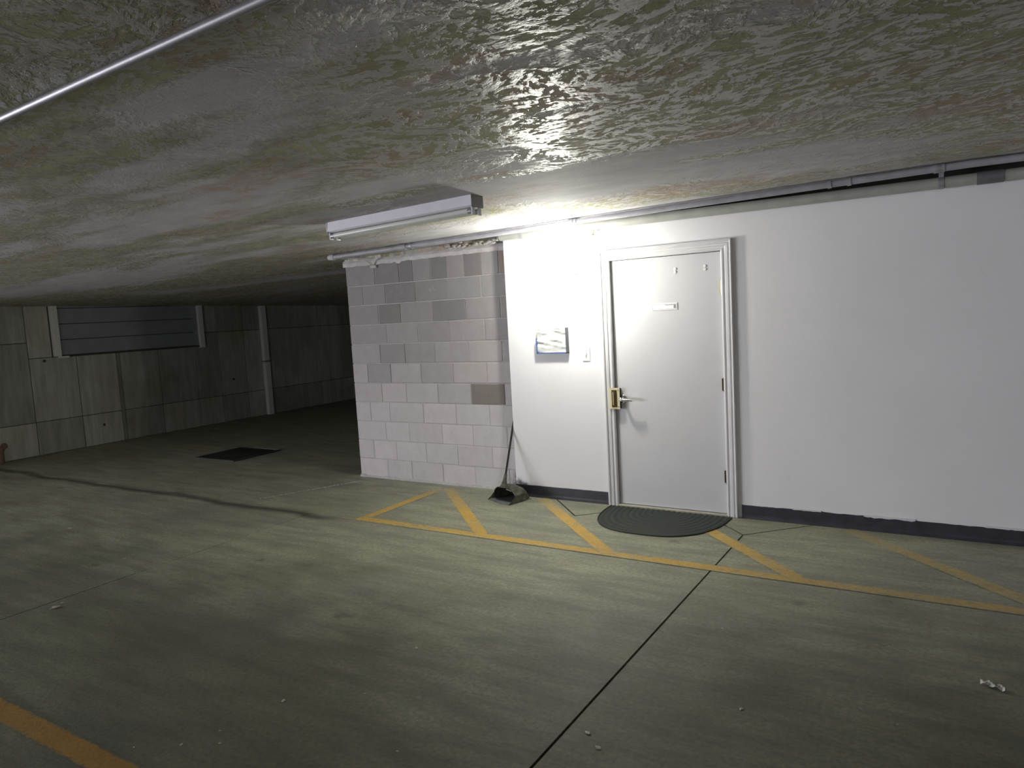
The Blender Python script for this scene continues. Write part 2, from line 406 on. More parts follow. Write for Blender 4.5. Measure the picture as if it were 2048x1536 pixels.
DARK = {(4, 4): .52, (10, 2): .72, (10, 4): .72, (10, 6): .75, (9, 2): .82, (9, 3): .92, (8, 1): .78, (8, 3): .78, (6, 1): .84, (6, 2): .88, (5, 1): .84, (10, 1): .8, (5, 3): .92, (4, 3): .95}
for k, js in rows.items():
    e = [BX0] + js + [BX1]
    z0 = .203*k; z1 = z0+.203
    g = .0022 if k < 4 else .0045
    for i in range(len(e)-1):
        x0, x1 = e[i]+g, e[i+1]-g
        if i == 0: x0 = e[i]
        if i == len(e)-2: x1 = e[i+1]
        zz0, zz1 = z0+g, z1-g
        if k == 10: zz1 = 2.255
        pr = random.uniform(-.0015, .0015) - (0 if k >= 4 else -.002)
        c = .004; yb, yf = BY+.1, BY+pr
        bm = B()
        rings(bm, [[(x0, yb, zz0), (x1, yb, zz0), (x1, yb, zz1), (x0, yb, zz1)],
                   [(x0, yf+c, zz0), (x1, yf+c, zz0), (x1, yf+c, zz1), (x0, yf+c, zz1)],
                   [(x0+c, yf, zz0+c), (x1-c, yf, zz0+c), (x1-c, yf, zz1-c), (x0+c, yf, zz1-c)]])
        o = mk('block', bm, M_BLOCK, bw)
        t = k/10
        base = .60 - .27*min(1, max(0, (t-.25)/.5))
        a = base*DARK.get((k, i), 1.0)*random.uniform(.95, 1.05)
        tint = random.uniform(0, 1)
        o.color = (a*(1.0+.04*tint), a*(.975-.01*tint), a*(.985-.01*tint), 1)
        if (k, i) == (10, 8): o.color = (.34, .285, .25, 1)
        if (k, i) == (4, 4): o.color = (.24, .215, .20, 1)
# rough painted mortar band on top, with a ragged lower edge
bm = B(); n = 70; top = []; bot = []
for i in range(n+1):
    x = BX0-.02 + (BX1-BX0+.02)*i/n
    zb = 2.236 + .0025*math.sin(i*1.1) + random.uniform(-.0025, .0025)
    if -5.12 < x: zb -= .0
    if x < -4.86: zb -= .004
    if -4.86 <= x < -4.8: zb -= .018
    zt = 2.30 + .003*math.sin(i*.7)
    bot.append((x, zb)); top.append((x, zt))
rr = []
for (x, zb), (_, zt) in zip(bot, top):
    yf = BY-.012+random.uniform(-.002, .002)
    rr.append([(x, BY+.05, zb), (x, yf, zb+.004), (x, yf-.004, zb+.04), (x, BY-.004, zt), (x, BY+.05, zt)])
rings(bm, rr); mk('mortar_band', bm, M_CAP, bw, label='smeared white painted mortar band along the top of the blocks')
# crumbling plaster lump above the block wall
bm = B(); rings(bm, [[(x, BY-.004, 2.29), (x, BY+.05, 2.29), (x, BY+.05, ceil_z(x, .1)+.02), (x, BY-.004, ceil_z(x, .1)+.02)] for x in (BX0, -5, -4.5, -4, BX1)]); mk('ceiling_return', bm, M_CEIL, bw)
bm = B(); 
for i in range(46):
    x = -4.2+random.random()*.75; ball(bm, (x, BY-.02-random.random()*.06, 2.305+random.random()*.04), random.uniform(.007, .018), 1.8, 1, .7, 8)
mk('plaster_drips', bm, M_CAP, bw, kind='stuff')
bm = B(); n = 60; rr = []
for i in range(n+1):
    x = BX0 + (BX1-BX0)*i/n; h = .018+random.uniform(-.006, .012); d = .018+random.uniform(-.004, .008)
    rr.append([(x, BY+.02, 0), (x, BY-d, 0), (x, BY-d*.6, h*.6), (x, BY+.004, h), (x, BY+.02, h)])
rings(bm, rr); mk('mortar_foot', bm, M_MORTAR, bw)
# return wall behind the end of the blocks
bm = B(); box(bm, BX0+.02, BX0+.22, BY+.2, YB, 0, 2.5); mk('wall_return', bm, M_CONC, kind='structure')
bm = B(); box(bm, XL-.3, XR, YB, YB+.2, 0, 2.6); mk('wall_far', bm, M_CONC, kind='structure')
bm = B(); box(bm, XR, XR+.2, YF, YB, 0, 2.6); mk('wall_right', bm, M_CONC, kind='structure')
bm = B(); box(bm, XL-.3, 6.2, YF-.2, YF, 0, 2.6); box(bm, 8.0, XR+.2, YF-.2, YF, 0, 2.6); mk('wall_front', bm, M_CONC, kind='structure')  # unseen gap added here to let light onto the left wall

# ------------------------------------------------------------------ left wall of board-formed concrete with panels
bm = B(); box(bm, XL-.3, XL-.012, YF, -12, 0, 2.5); box(bm, XL-.3, XL-.012, -5.5, YB, 0, 2.5)     # unseen opening added for fill light, between y -12 and -5.5
lw = mk('wall_left', bm, M_SEAM, kind='structure', origin=(XL-.15, 0, 0))
def panel(y0, y1, z0, z1, tone=None):
    g = .0045; d = random.uniform(-.003, .004)
    bm = B(); c = .004; xf = XL+d
    rings(bm, [[(XL-.012, y0+g, z0+g), (XL-.012, y1-g, z0+g), (XL-.012, y1-g, z1-g), (XL-.012, y0+g, z1-g)],
               [(xf-c, y0+g, z0+g), (xf-c, y1-g, z0+g), (xf-c, y1-g, z1-g), (xf-c, y0+g, z1-g)],
               [(xf, y0+g+c, z0+g+c), (xf, y1-g-c, z0+g+c), (xf, y1-g-c, z1-g-c), (xf, y0+g+c, z1-g-c)]])
    o = mk('panel', bm, M_FORM, lw)
    t = tone or random.uniform(.74, 1.16); o.color = (t, t, t, 1)
TZ = 2.5
cols = [-.45, .20, .80, .86, 1.50, 2.18, 2.65, 3.2, 3.62]
for a, b in zip(cols, cols[1:]):
    z1 = 1.395 if b <= 2.3 else TZ
    if b-a < .1: panel(a, b, 0, 1.395, .6); continue
    panel(a, b, 0, .48)
    if z1 < 2: panel(a, b, .48, z1)
    else: panel(a, b, .48, 1.62); panel(a, b, 1.62, TZ)
panel(-.45, -.13, 1.395, TZ); panel(2.18, 2.26+.1, 1.395, TZ)
y = -.45
while y > -5.4:
    y2 = max(-5.5, y-random.choice([.62, 1.2, .9])); panel(y2, y, 0, .48); panel(y2, y, .48, 1.62); panel(y2, y, 1.62, TZ); y = y2
y = 3.62
while y < 11.5:
    y2 = y+random.choice([.6, 1.2, .8]); panel(y, y2, 0, .48); panel(y, y2, .48, 1.62); panel(y, y2, 1.62, TZ); y = y2
# small tie holes
for yy, zz in ((-.25, 1.35), (.5, .3), (2.9, .75)):
    bm = B(); tube(bm, [(XL-.002, yy, zz), (XL+.008, yy, zz)], .022, 10); mk('tie_plug', bm, M_SEAM, lw)
# closed opening filled with horizontal steel slats between white jambs
win = empty('window_1', (XL, 1.1, 1.395), kind='structure', label='blocked opening filled with four grey steel slats between white jambs')
zs = [1.41, 1.64, 1.87, 2.10, 2.33]
for z0, z1 in zip(zs, zs[1:]):
    bm = B(); n = 5; prof = []
    for i in range(n+1):
        z = z0+.006 + (z1-z0-.012)*i/n; prof.append((XL+.012 + (.006 if i % 2 else 0), z))
    rings(bm, [[(x, yy, z) for x, z in prof] + [(XL-.01, yy, prof[-1][1]), (XL-.01, yy, prof[0][1])] for yy in (-.03, 2.26)])
    mk('slat', bm, M_SLAT, win)
bm = B(); box(bm, XL-.01, XL+.03, -.03, 2.26, 1.385, 1.409); mk('sill', bm, M_SEAM, win)
bm = B(); box(bm, XL-.01, XL+.07, -.115, -.03, 1.40, 2.5); mk('jamb', bm, M_POST, win, bevel=.004)
bm = B(); box(bm, XL-.01, XL+.07, 2.26, 2.345, 1.37, 2.5); mk('jamb', bm, M_POST, win, bevel=.004)
bm = B(); box(bm, XL-.01, XL+.09, -.05, .06, 1.375, 1.40); mk('bracket', bm, M_POST, win)
# white post
dp = empty('drain_post', (XL+.05, 3.62, 0), 'tall white square post standing against the dark concrete wall', 'post')
bm = B(); box(bm, XL+.002, XL+.085, 3.565, 3.675, 0, 2.06); mk('post', bm, M_POST, dp, bevel=.006)
bm = B(); box(bm, XL+.002, XL+.095, 3.555, 3.685, 1.0, 1.03); mk('strap', bm, M_GALV, dp)
# rusty stub at the foot of the wall
sp_ = empty('pipe_stub', (XL+.1, -.93, 0), 'short rusty pipe stub at the foot of the left concrete wall', 'pipe')
bm = B(); tube(bm, [(XL+.1, -.98, 0), (XL+.1, -.98, .16), (XL+.12, -.965, .22), (XL+.15, -.955, .24)], .035, 12); mk('elbow', bm, M_RUST, sp_, smooth=True)
bm = B(); tube(bm, [(XL+.145, -.955, .24), (XL+.165, -.955, .243)], .042, 12); mk('cap', bm, M_RUST, sp_, smooth=True)

# ------------------------------------------------------------------ floor drain
dg = empty('drain_grate', (-8.2, .55, 0), 'black rectangular floor drain grate set in the dark concrete floor', 'drain')
bm = B(); box(bm, -8.58, -7.83, .2, .9, 0, .004); mk('pit', bm, M_JOINT, dg)
bm = B()
for a in ((-8.6, -8.57, .18, .92), (-7.84, -7.81, .18, .92), (-8.57, -7.84, .18, .21), (-8.57, -7.84, .89, .92)): box(bm, *a, 0, .014)
mk('frame', bm, M_DARKM, dg)
bm = B(); box(bm, -8.40, -7.83, .915, .930, .0, .016); mk('angle_iron', bm, M_GALV, dg)
for i in range(14):
    x = -8.54 + i*.052; bm = B(); box(bm, x, x+.016, .21, .89, .004, .012); mk('bar', bm, M_DARKM, dg)

# ------------------------------------------------------------------ yellow hatching
def stripe(parent, p0, p1, wd, z):
    p0, p1 = Vector((*p0, 0)), Vector((*p1, 0)); d = p1-p0; ln = d.length; d.normalize(); nn = Vector((-d.y, d.x, 0))
    bm = B(); uv = bm.loops.layers.uv.new('UVMap'); n = max(2, int(ln/.5))
    prev = None
    for i in range(n+1):
        c = p0 + d*(ln*i/n); q = [bm.verts.new(c - nn*wd/2 + Vector((0, 0, z))), bm.verts.new(c + nn*wd/2 + Vector((0, 0, z)))]
        if prev:
            f = bm.faces.new((prev[0], q[0], q[1], prev[1]))
            for l, (a, b) in zip(f.loops, (((i-1)/n, 0), (i/n, 0), (i/n, 1), ((i-1)/n, 1))): l[uv].uv = (a, b)
        prev = q
    return mk('stripe', bm, M_STRIPE, parent, recalc=False)
hm = empty('floor_hatching', (-1.5, -.7, 0), 'yellow painted keep-clear hatching on the floor before the grey door', 'marking')
stripe(hm, (-4.40, -1.145), (9, -1.145), .10, .0014)
stripe(hm, (-4.345, -1.13), (-4.345, -.12), .10, .0018)
for i, x in enumerate((-3.14, -2.10, -.86, .41, 1.6, 2.78, 3.96)):
    stripe(hm, (x-1.13, -.03), (x, -1.12), .115, .0018)
bl = empty('bay_line', (-5, -4.15, 0), 'single yellow parking bay line crossing the near floor at lower left', 'marking')
stripe(bl, (-9, -4.15), (-1.2, -4.15), .115, .0014)
# thin edge of old cream paint along the joint
bm = B(); box(bm, -4.55, -.9, -1.196, -1.186, 0, .003); mk('paint_edge', bm, plain('cream_old_paint', (.52, .45, .22), .7, var=.2), hm)
# dribbled white paint along the slab joint by the block wall
bm = B()
for i in range(60):
    t = i/59; x = -5.40-.45*t + random.uniform(-.01, .01); y = -.07-.93*t + random.uniform(-.01, .01); r = random.uniform(.004, .014)*(1-.5*t)
    prism(bm, [(x+r*1.6*math.cos(a), y+r*math.sin(a)) for a in [k*PI/3 for k in range(6)]], 0, .002)
mk('paint_dribble', bm, M_CAP, label='thin dribbled line of white paint on the floor near the block wall corner', cat='paint', kind='stuff')

# ------------------------------------------------------------------ door
dr = empty('door_1', (-2.03, 0, 0), kind='structure', label='flush grey door with brass latch guard and chrome lever')
bm = B(); box(bm, DX0+.004, DX1-.004, .012, .056, .018, DZ-.004); leaf = mk('leaf', bm, M_DOOR, dr, bevel=.0015)
# jamb lining
bm = B()
box(bm, OX0-.0, DX0-.001, -.002, .13, 0, OZ); box(bm, DX1+.001, OX1, -.002, .13, 0, OZ); box(bm, OX0, OX1, -.002, .13, DZ+.001, OZ)
box(bm, OX0, OX1, .056, .07, 0, OZ)
mk('jamb', bm, M_TRIM, dr)
# moulded casing, mitred: profile in (outward offset, proud)
prof = [(-.004, 0), (-.004, .016), (.004, .022), (.012, .022), (.016, .017), (.026, .017), (.032, .024), (.050, .026), (.056, .020), (.062, .020), (.066, .030), (.074, .032), (.080, .028), (.080, 0)]
bm = B(); rr = []
def cs(corner):
    out = []
    for o_, h in prof:
        o_ += .004
        if corner == 0: out.append((DX0-o_, -h, 0))
        if corner == 1: out.append((DX0-o_, -h, DZ+o_))
        if corner == 2: out.append((DX1+o_, -h, DZ+o_))
        if corner == 3: out.append((DX1+o_, -h, 0))
    return out
rings(bm, [cs(i) for i in range(4)]); mk('casing', bm, M_TRIM, dr, label='white moulded door casing')
bm = B(); box(bm, DX0-.002, DX1+.002, -.02, .06, 0, .014); mk('threshold', bm, plain('worn_aluminium', (.62, .60, .50), .45, .4), dr, bevel=.003)
for z, mt in ((1.77, M_BRASS), (1.03, M_BRASSD), (.31, M_BRASSD)):
    bm = B(); tube(bm, [(DX1-.001, -.002, z-.05), (DX1-.001, -.002, z+.05)], .0075, 12)
    ball(bm, (DX1-.001, -.002, z+.053), .0065, seg=10); ball(bm, (DX1-.001, -.002, z-.053), .0065, seg=10)
    box(bm, DX1-.02, DX1-.002, .006, .012, z-.048, z+.048)
    h = mk('hinge', bm, mt, dr, smooth=True)
# latch guard: bent brass plate with dark raised centre
lg = B(); box(lg, -2.530, -2.436, -.030, -.026, .825, 1.003)
lg = mk('latch_guard', lg, M_BRASS, dr, bevel=.001, label='polished brass latch guard plate')
bm = B(); box(bm, -2.505, -2.465, -.040, -.030, .842, .985); sub('raised_pocket', bm, M_BRASSD, lg, bevel=.003)
bm = B(); box(bm, -2.493, -2.487, -.043, -.040, .86, .97); sub('latch_edge', bm, M_BRASS, lg)
for z in (.985, .845):
    bm = B(); tube(bm, [(-2.448, -.030, z), (-2.448, -.033, z)], .0045, 10); sub('screw', bm, M_SOCK, lg)
bm = B(); box(bm, -2.526, -2.44, -.027, .013, .830, .998); mk('guard_spacer', bm, M_BRASSD, dr)
# lever
lx, lz = -2.418, .908
bm = B(); tube(bm, [(lx, .012, lz), (lx, -.004, lz), (lx, -.008, lz)], [.034, .034, .029], 28); lv = mk('rose', bm, M_CHROME, dr, smooth=True, label='chrome lever handle rose')
bm = B(); tube(bm, [(lx, -.006, lz), (lx, -.05, lz), (lx+.008, -.062, lz), (lx+.03, -.066, lz-.001), (lx+.07, -.064, lz-.003), (lx+.105, -.058, lz-.006)], [.016, .013, .014, .0125, .010, .008], 16)
sub('lever', bm, M_CHROME, lv, smooth=True)
bm = B(); tube(bm, [(lx+.02, -.067, lz+.03), (lx+.0, -.045, lz+.022)], .0, 6) if False else ball(bm, (lx, -.052, lz), .017, 1, .7, 1, 14); sub('lever_hub', bm, M_CHROME, lv, smooth=True)
# label plate
def textm(s, size, loc, ext=.0004):
    c = bpy.data.curves.new('t', 'FONT'); c.body = s; c.size = size; c.align_x = 'CENTER'; c.align_y = 'CENTER'; c.extrude = ext
    o = bpy.data.objects.new('t', c); COL.objects.link(o); bpy.context.view_layer.update()
    me = bpy.data.meshes.new_from_object(o.evaluated_get(bpy.context.evaluated_depsgraph_get()))
    bm = B(); bm.from_mesh(me); bpy.data.objects.remove(o); bpy.data.meshes.remove(me)
    bmesh.ops.transform(bm, matrix=Matrix.Translation(loc) @ Matrix.Rotation(PI/2, 4, 'X'), verts=bm.verts); return bm
bm = B(); box(bm, -2.143, -1.932, .008, .012, 1.622, 1.676); sg = mk('name_plate', bm, M_SIGNW, dr, bevel=.001, label='small white plate with faint print')
bm = B()
for a in ((-2.138, -1.937, 1.667, 1.6685), (-2.138, -1.937, 1.6295, 1.631), (-2.138, -2.1365, 1.6295, 1.6685), (-1.9385, -1.937, 1.6295, 1.6685)): box(bm, a[0], a[1], .0072, .0082, a[2], a[3])
sub('border_line', bm, M_INK, sg)
bm = B(); box(bm, -1.962, -1.945, .0072, .0082, 1.634, 1.664); box(bm, -2.03, -1.965, .0072, .0082, 1.659, 1.6635); sub('print_mark', bm, M_INK, sg)
for x, z in ((-1.943, 1.926), (-1.708, 1.930)):
    for dz in (-.0125, .0125):
        bm = B(); tube(bm, [(x, .012, z+dz), (x, .006, z+dz)], [.0115, .0105], 16); mk('bumper_dot', bm, M_SIGNW, dr, smooth=True)
# thin dark strips set behind the door gaps to stand in for shade
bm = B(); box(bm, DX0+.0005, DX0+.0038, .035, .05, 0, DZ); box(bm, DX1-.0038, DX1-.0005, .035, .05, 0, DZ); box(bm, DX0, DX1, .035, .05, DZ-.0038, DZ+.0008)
mk('gap_shade', bm, M_JOINT, dr)

# ------------------------------------------------------------------ baseboards
def baseb(name, x0, x1, ragged):
    n = int((x1-x0)/.025); bm = B(); rr = []
    zc = 0
    for i in range(n+1):
        x = x0+(x1-x0)*i/n
        zc += random.uniform(-.0025, .0025); zc *= .9
        zt = .104 + (zc if ragged else zc*.3)
        rr.append([(x, .002, 0), (x, -.018, 0), (x, -.016, .004), (x, -.008, .016), (x, -.0055, .03), (x, -.0055, zt-.002), (x, -.003, zt), (x, .002, zt)])
    rings(bm, rr)
    return mk(name, bm, M_BASE, kind='structure')
baseb('baseboard_left', -3.512, -2.592, False)
b2 = baseb('baseboard_right', -1.468, XR, True)
bm = B(); box(bm, -1.492, -1.470, -.004, .001, 0.012, .104); sub('bare_gap', bm, M_TRIM, b2)
bm = B()   # torn white paint lip over the baseboard
for (xa, xb, dz) in ((-.62, -.30, .012), (.1, .35, .006), (-1.1, -.9, .004)):
    n = 14; prev = None
    pts = [(xa+(xb-xa)*i/n, .104-random.uniform(.2, 1)*dz) for i in range(n+1)]
    rings(bm, [[(x, -.0085, z), (x, -.0085, .112), (x, .0, .112), (x, .0, z)] for x, z in pts])
sub('torn_paint', bm, M_TRIM, b2)
# dirt build-up in the corner behind the dustpan
# ------------------------------------------------------------------ half-oval mat
mcx, my0, ma, mb_, pw = -2.04, -.045, .505, .645, 2.6
def mp(s, t):   # s 0..1 radial, t 0..pi
    c, si = math.cos(t), math.sin(t)
    rx = ma*s*math.copysign(abs(c)**(2/pw), c); ry = mb_*s*abs(si)**(2/pw)
    return mcx+rx, my0-ry
bm = B(); nt_, ns = 72, 92; prev = None
top = []
for i in range(ns+1):
    s = i/ns; row = []
    for j in range(nt_+1):
        t = PI*j/nt_; x, y = mp(max(s, .001), t)
        z = .0065 + .0022*math.cos(s*2*PI*11.5)
        if s > .985: z = .0035
        row.append(bm.verts.new((x, y, z)))
    top.append(row)
for a, b in zip(top, top[1:]):
    for j in range(nt_): bm.faces.new((a[j], a[j+1], b[j+1], b[j]))
low = [bm.verts.new((v.co.x, v.co.y, 0.0006)) for v in top[-1]]
for j in range(nt_): bm.faces.new((top[-1][j], top[-1][j+1], low[j+1], low[j]))
bm.faces.new(low)
mat_o = empty('door_mat', (mcx, my0-.3, 0), 'dark half-oval ribbed rubber mat lying before the grey door', 'mat')
mk('mat_body', bm, M_RUBBER, mat_o, smooth=True)
bm = B(); pts = [(*mp(1.0, PI*j/60), .006) for j in range(61)]; tube(bm, pts, .0045, 6); mk('rim', bm, M_RUBBER, mat_o, smooth=True)

# ------------------------------------------------------------------ dustpan
e1 = Vector((.945, -.327, 0)); e2 = Vector((.20, .98, 0)); e2 = (e2 - e1*e2.dot(e1)*.6).normalized(); O = Vector((-3.665, -.250, 0))
def dpw(u, v, z): return O + e1*u + e2*v + Vector((0, 0, z))
dpn = empty('dustpan', tuple(O+e1*.15+e2*.15), 'long-handled dusty black lobby dustpan leaning in the corner of block wall', 'dustpan')
W_, D_ = .300, .275
def shell(bm, fn, U, V, th=.003):
    """grid surface with thickness"""
    g0 = [[fn(u, v) for v in V] for u in U]
    vs = [[bm.verts.new(p) for p in r] for r in g0]
    fs = []
    for a in range(len(U)-1):
        for b in range(len(V)-1): fs.append(bm.faces.new((vs[a][b], vs[a+1][b], vs[a+1][b+1], vs[a][b+1])))
    bmesh.ops.recalc_face_normals(bm, faces=fs)
    bmesh.ops.solidify(bm, geom=fs, thickness=th)
# tray floor
bm = B(); shell(bm, lambda u, v: dpw(u*W_, v*D_, .004+.006*max(0, 1-abs(v-.1)*8)), [i/6 for i in range(7)], [i/8 for i in range(9)], .003)
mk('tray', bm, M_INNER, dpn, smooth=True, label='dark grey tray floor')
def hood_h(v):      # height of hood along depth 0..1
    if v < .30: return .012 + (.118-.012)*(v/.30)**.8
    if v < .62: return .118 + .012*math.sin((v-.30)/.32*PI/2)
    t = (v-.62)/.38; return .13*math.sqrt(max(0, 1-t*t))
# hood: arched top from v=.3 to the back
def hood(u, v):
    vv = .30+.70*v; a = 2*u-1
    h = hood_h(vv)
    edge = (1-abs(a)**4.5)          # rounded shoulders
    z = h*(.55+.45*edge) if abs(a) < 1 else h*.55
    return dpw(u*W_ + (0 if vv < .7 else -a*.03*(vv-.7)/.3), vv*D_, max(.003, z))
US = [0, .02, .05, .1, .18, .3, .42, .5, .58, .7, .82, .9, .95, .98, 1]
bm = B(); shell(bm, hood, US, [i/14 for i in range(15)], .003)
mk('hood', bm, M_DUSTY, dpn, smooth=True, label='dusty rounded hood')
# side cheeks
for s in (0, 1):
    bm = B(); n = 16
    VS = [i/n for i in range(n+1)]
    def side(v, k, s=s):
        h = hood_h(v)*(.56 if v >= .30 else .56+.0*v)
        if v < .30: h = .010+(.118*.56-.010)*(v/.30)**1.2
        a = 2*s-1
        return dpw(s*W_ + (0 if v < .7 else -a*.03*(v-.7)/.3), v*D_, .003+(max(h, .004)-.003)*k)
    shell(bm, lambda v, k: side(v, k), VS, [0, .33, .66, 1], .003)
    mk('side_cheek', bm, M_DUSTY, dpn, smooth=True)
# front rim arch
bm = B(); tube(bm, [tuple(hood(u, 0)) for u in US], .0045, 8); mk('front_rim', bm, M_BLACKP, dpn, smooth=True)
# neck and handle
hb = dpw(W_*.46, .30*D_+.004, .128); ht = Vector((-3.527, .104, .845)); dirv = (ht-hb).normalized()
bm = B(); tube(bm, [hb-Vector((0, 0, .012)), hb+dirv*.02, hb+dirv*.06, hb+dirv*.11], [.045, .027, .017, .0145], 16)
mk('neck', bm, M_DUSTY, dpn, smooth=True)
bm = B(); tube(bm, [hb+dirv*.05, ht-dirv*.02], .0095, 14); hd = mk('handle', bm, M_BLACKP, dpn, smooth=True)
bm = B(); tube(bm, [ht-dirv*.14, ht-dirv*.135, ht-dirv*.02], [.010, .0125, .0125], 14); sub('grip', bm, M_BLACKP, hd, smooth=True)
sdv = dirv.cross(Vector((0, 1, 0))).normalized()
bm = B()
for s in (-1, 1): tube(bm, [ht-dirv*.02+sdv*s*.008, ht+dirv*.012+sdv*s*.009], .0035, 8)
sub('hanger_fork', bm, M_BLACKP, hd, smooth=True)
bm = B(); tube(bm, [dpw(W_*.62, .30*D_-.008, .112), dpw(W_*.86, .30*D_-.008, .104)], .004, 8); mk('wire_catch', bm, M_CHROME, dpn, smooth=True)

# ------------------------------------------------------------------ paper tray on wall
tx0, tx1, tz0, tz1 = -3.197, -2.897, 1.298, 1.518
pt = empty('wall_tray', (-3.047, 0, tz0), 'blue-edged clear wall tray stuffed with white papers beside the light switch', 'tray')
bm = B(); box(bm, tx0, tx1, -.004, 0, tz0, tz1); mk('back', bm, M_WHITEP, pt)
bm = B(); box(bm, tx0, tx1, -.048, -.004, tz0, tz0+.007); mk('bottom_edge', bm, M_BLUE, pt, label='blue bottom edge')
bm = B(); box(bm, tx1-.009, tx1, -.048, -.004, tz0, tz1); mk('side_edge', bm, M_BLUED, pt, label='dark right edge')
bm = B(); box(bm, tx0, tx0+.008, -.048, -.004, tz0, tz0+.135); mk('side_edge', bm, M_BLUE, pt, label='blue left edge')
for i in range(4):
    bm = B(); n, m = 18, 12; ph = random.uniform(0, 6); g = []
    x0 = tx0+.008 - (.004 if i == 1 else 0); x1 = tx1-.011; z0 = tz0+.009; z1 = tz1-.004-.008*i
    def f(u, v, i=i, ph=ph):
        y = -.012-.009*i + .0045*math.sin(v*17+ph+3*u)*math.sin(u*5+ph) + .004*math.sin(v*27+u*9+ph*2)
        return Vector((x0+(x1-x0)*u, y, z0+(z1-z0)*v + .004*math.sin(u*7+ph)*(v > .9)))
    shell(bm, f, [a/n for a in range(n+1)], [b/m for b in range(m+1)], .0006)
    mk('paper', bm, M_PAPER, pt, smooth=True)

# ------------------------------------------------------------------ light switch
sw = empty('light_switch', (-2.737, 0, 1.284), 'white wall switch plate between the paper tray and the door casing', 'switch')
bm = B(); box(bm, -2.772, -2.702, -.007, 0, 1.227, 1.342); mk('plate', bm, M_WHITEP, sw, bevel=.002)
bm = B(); box(bm, -2.743, -2.731, -.016, -.007, 1.273, 1.295); mk('toggle', bm, M_WHITEP, sw, bevel=.001)
for z in (1.255, 1.314):
    bm = B(); tube(bm, [(-2.737, -.007, z), (-2.737, -.0085, z)], .003, 8); mk('screw', bm, M_SOCK, sw)

# ------------------------------------------------------------------ burning wall lamp (blown out in the photograph)
lx0, ly0, lz0 = -2.79, -.41, 1.96
la = empty('wall_lamp', (lx0, 0, lz0), 'glowing frosted globe wall lamp high on the white wall, left of the door', 'lamp')
bm = B(); tube(bm, [(lx0, 0, lz0), (lx0, -.006, lz0), (lx0, -.010, lz0)], [.045, .045, .03], 28); mk('backplate', bm, M_WHITEP, la, smooth=True)
bm = B(); tube(bm, [(lx0, -.008, lz0), (lx0, ly0+.07, lz0)], .010, 12); mk('arm', bm, M_WHITEP, la, smooth=True)
bm = B(); tube(bm, [(lx0, ly0+.085, lz0), (lx0, ly0+.050, lz0)], [.018, .030], 20); mk('socket', bm, M_WHITEP, la, smooth=True)
bm = B(); ball(bm, (lx0, ly0, lz0), .062, seg=24); mk('globe', bm, M_GLOW, la, smooth=True)

# ------------------------------------------------------------------ unlit fluorescent batten
fx0, fx1, fy = -3.765, -2.54, -1.80
fl = empty('strip_light', ((fx0+fx1)/2, fy, 2.36), 'unlit white two-tube fluorescent batten on the ceiling before the block wall', 'lamp')
def cz(x): return ceil_z(x, fy)
bm = B(); hw = .058
rings(bm, [[(x, fy-hw, cz(x)-.0), (x, fy-hw-.004, cz(x)-.062), (x, fy-hw+.012, cz(x)-.070), (x, fy+hw-.012, cz(x)-.070), (x, fy+hw+.004, cz(x)-.062), (x, fy+hw, cz(x))] for x in (fx0, fx1)])
mk('housing', bm, M_ENAMEL, fl, label='white enamelled channel')
for s in (-1, 1):
    bm = B(); tube(bm, [(fx0+.025, fy+s*.034, cz(fx0)-.093), (fx1-.025, fy+s*.034, cz(fx1)-.093)], .0165, 16); tb = mk('tube', bm, M_TUBE, fl, smooth=True)
    for xe, dx in ((fx0+.014, .028), (fx1-.014, -.028)):
        bm = B(); tube(bm, [(xe, fy+s*.034, cz(xe)-.093), (xe+dx, fy+s*.034, cz(xe)-.093)], .0172, 16); sub('end_cap', bm, M_GALV, tb, smooth=True)
    for xe in (fx0+.004, fx1-.014):
        bm = B(); box(bm, xe, xe+.010, fy+s*.034-.015, fy+s*.034+.015, cz(xe)-.118, cz(xe)-.065); mk('socket', bm, M_WHITEP, fl, bevel=.002)
for xe in (fx0-.003, fx1):
    bm = B(); box(bm, xe, xe+.003, fy-hw-.005, fy+hw+.005, cz(xe)-.074, cz(xe)); mk('end_plate', bm, M_ENAMEL if xe < -3 else M_SOCK, fl)

# ------------------------------------------------------------------ pipes along the wall head
py = -.13
cp = empty('ceiling_pipe', (-2, py, 2.38), 'thin grey pipe strapped under the ceiling above the white wall', 'pipe')
def pz(x): return ceil_z(x, py)-.030
def pyx(x): return -.13 - .052*max(0, .27-x)
xs_ = [-5.20, -4.8, -4.4, -3.9, -3.5, -3.0, -2.5, -1.9, -1.2, -.6, 0, .27, 3, 8, 8.9]
def pp(x): return (x, pyx(x), pz(x))
bm = B(); tube(bm, [pp(x) for x in xs_], .0225, 16); mk('pipe', bm, M_PIPEP, cp, smooth=True)
for x, wdt in ((-4.36, .045), (-2.68, .02), (-.79, .012), (-.67, .012), (-.16, .03), (2.4, .03)):
    bm = B(); tube(bm, [pp(x-wdt), pp(x+wdt)], .0275, 16); mk('coupling', bm, M_PIPEP, cp, smooth=True)
for x in (-2.64, -4.26, -.16, 2.5):
    bm = B(); tube(bm, [pp(x-.012), pp(x+.012)], .0285, 12); y_ = pyx(x); box(bm, x-.012, x+.012, y_+.02, y_+.055, pz(x)+.004, pz(x)+.029); mk('strap', bm, M_GALV, cp, smooth=True)
e0 = Vector(pp(-5.20))
bm = B(); tube(bm, [e0+Vector((.02, 0, 0)), e0-Vector((.03, 0, 0)), e0-Vector((.055, -.01, 0))], [.028, .028, .024], 14); mk('end_fitting', bm, M_CAP, cp, smooth=True)
bm = B(); tube(bm, [e0+Vector((.02, .02, -.006)), (-5.17, -.15, 2.292), (-5.06, .0, 2.290)], .008, 10); mk('branch_pipe', bm, M_PIPEP, cp, smooth=True)
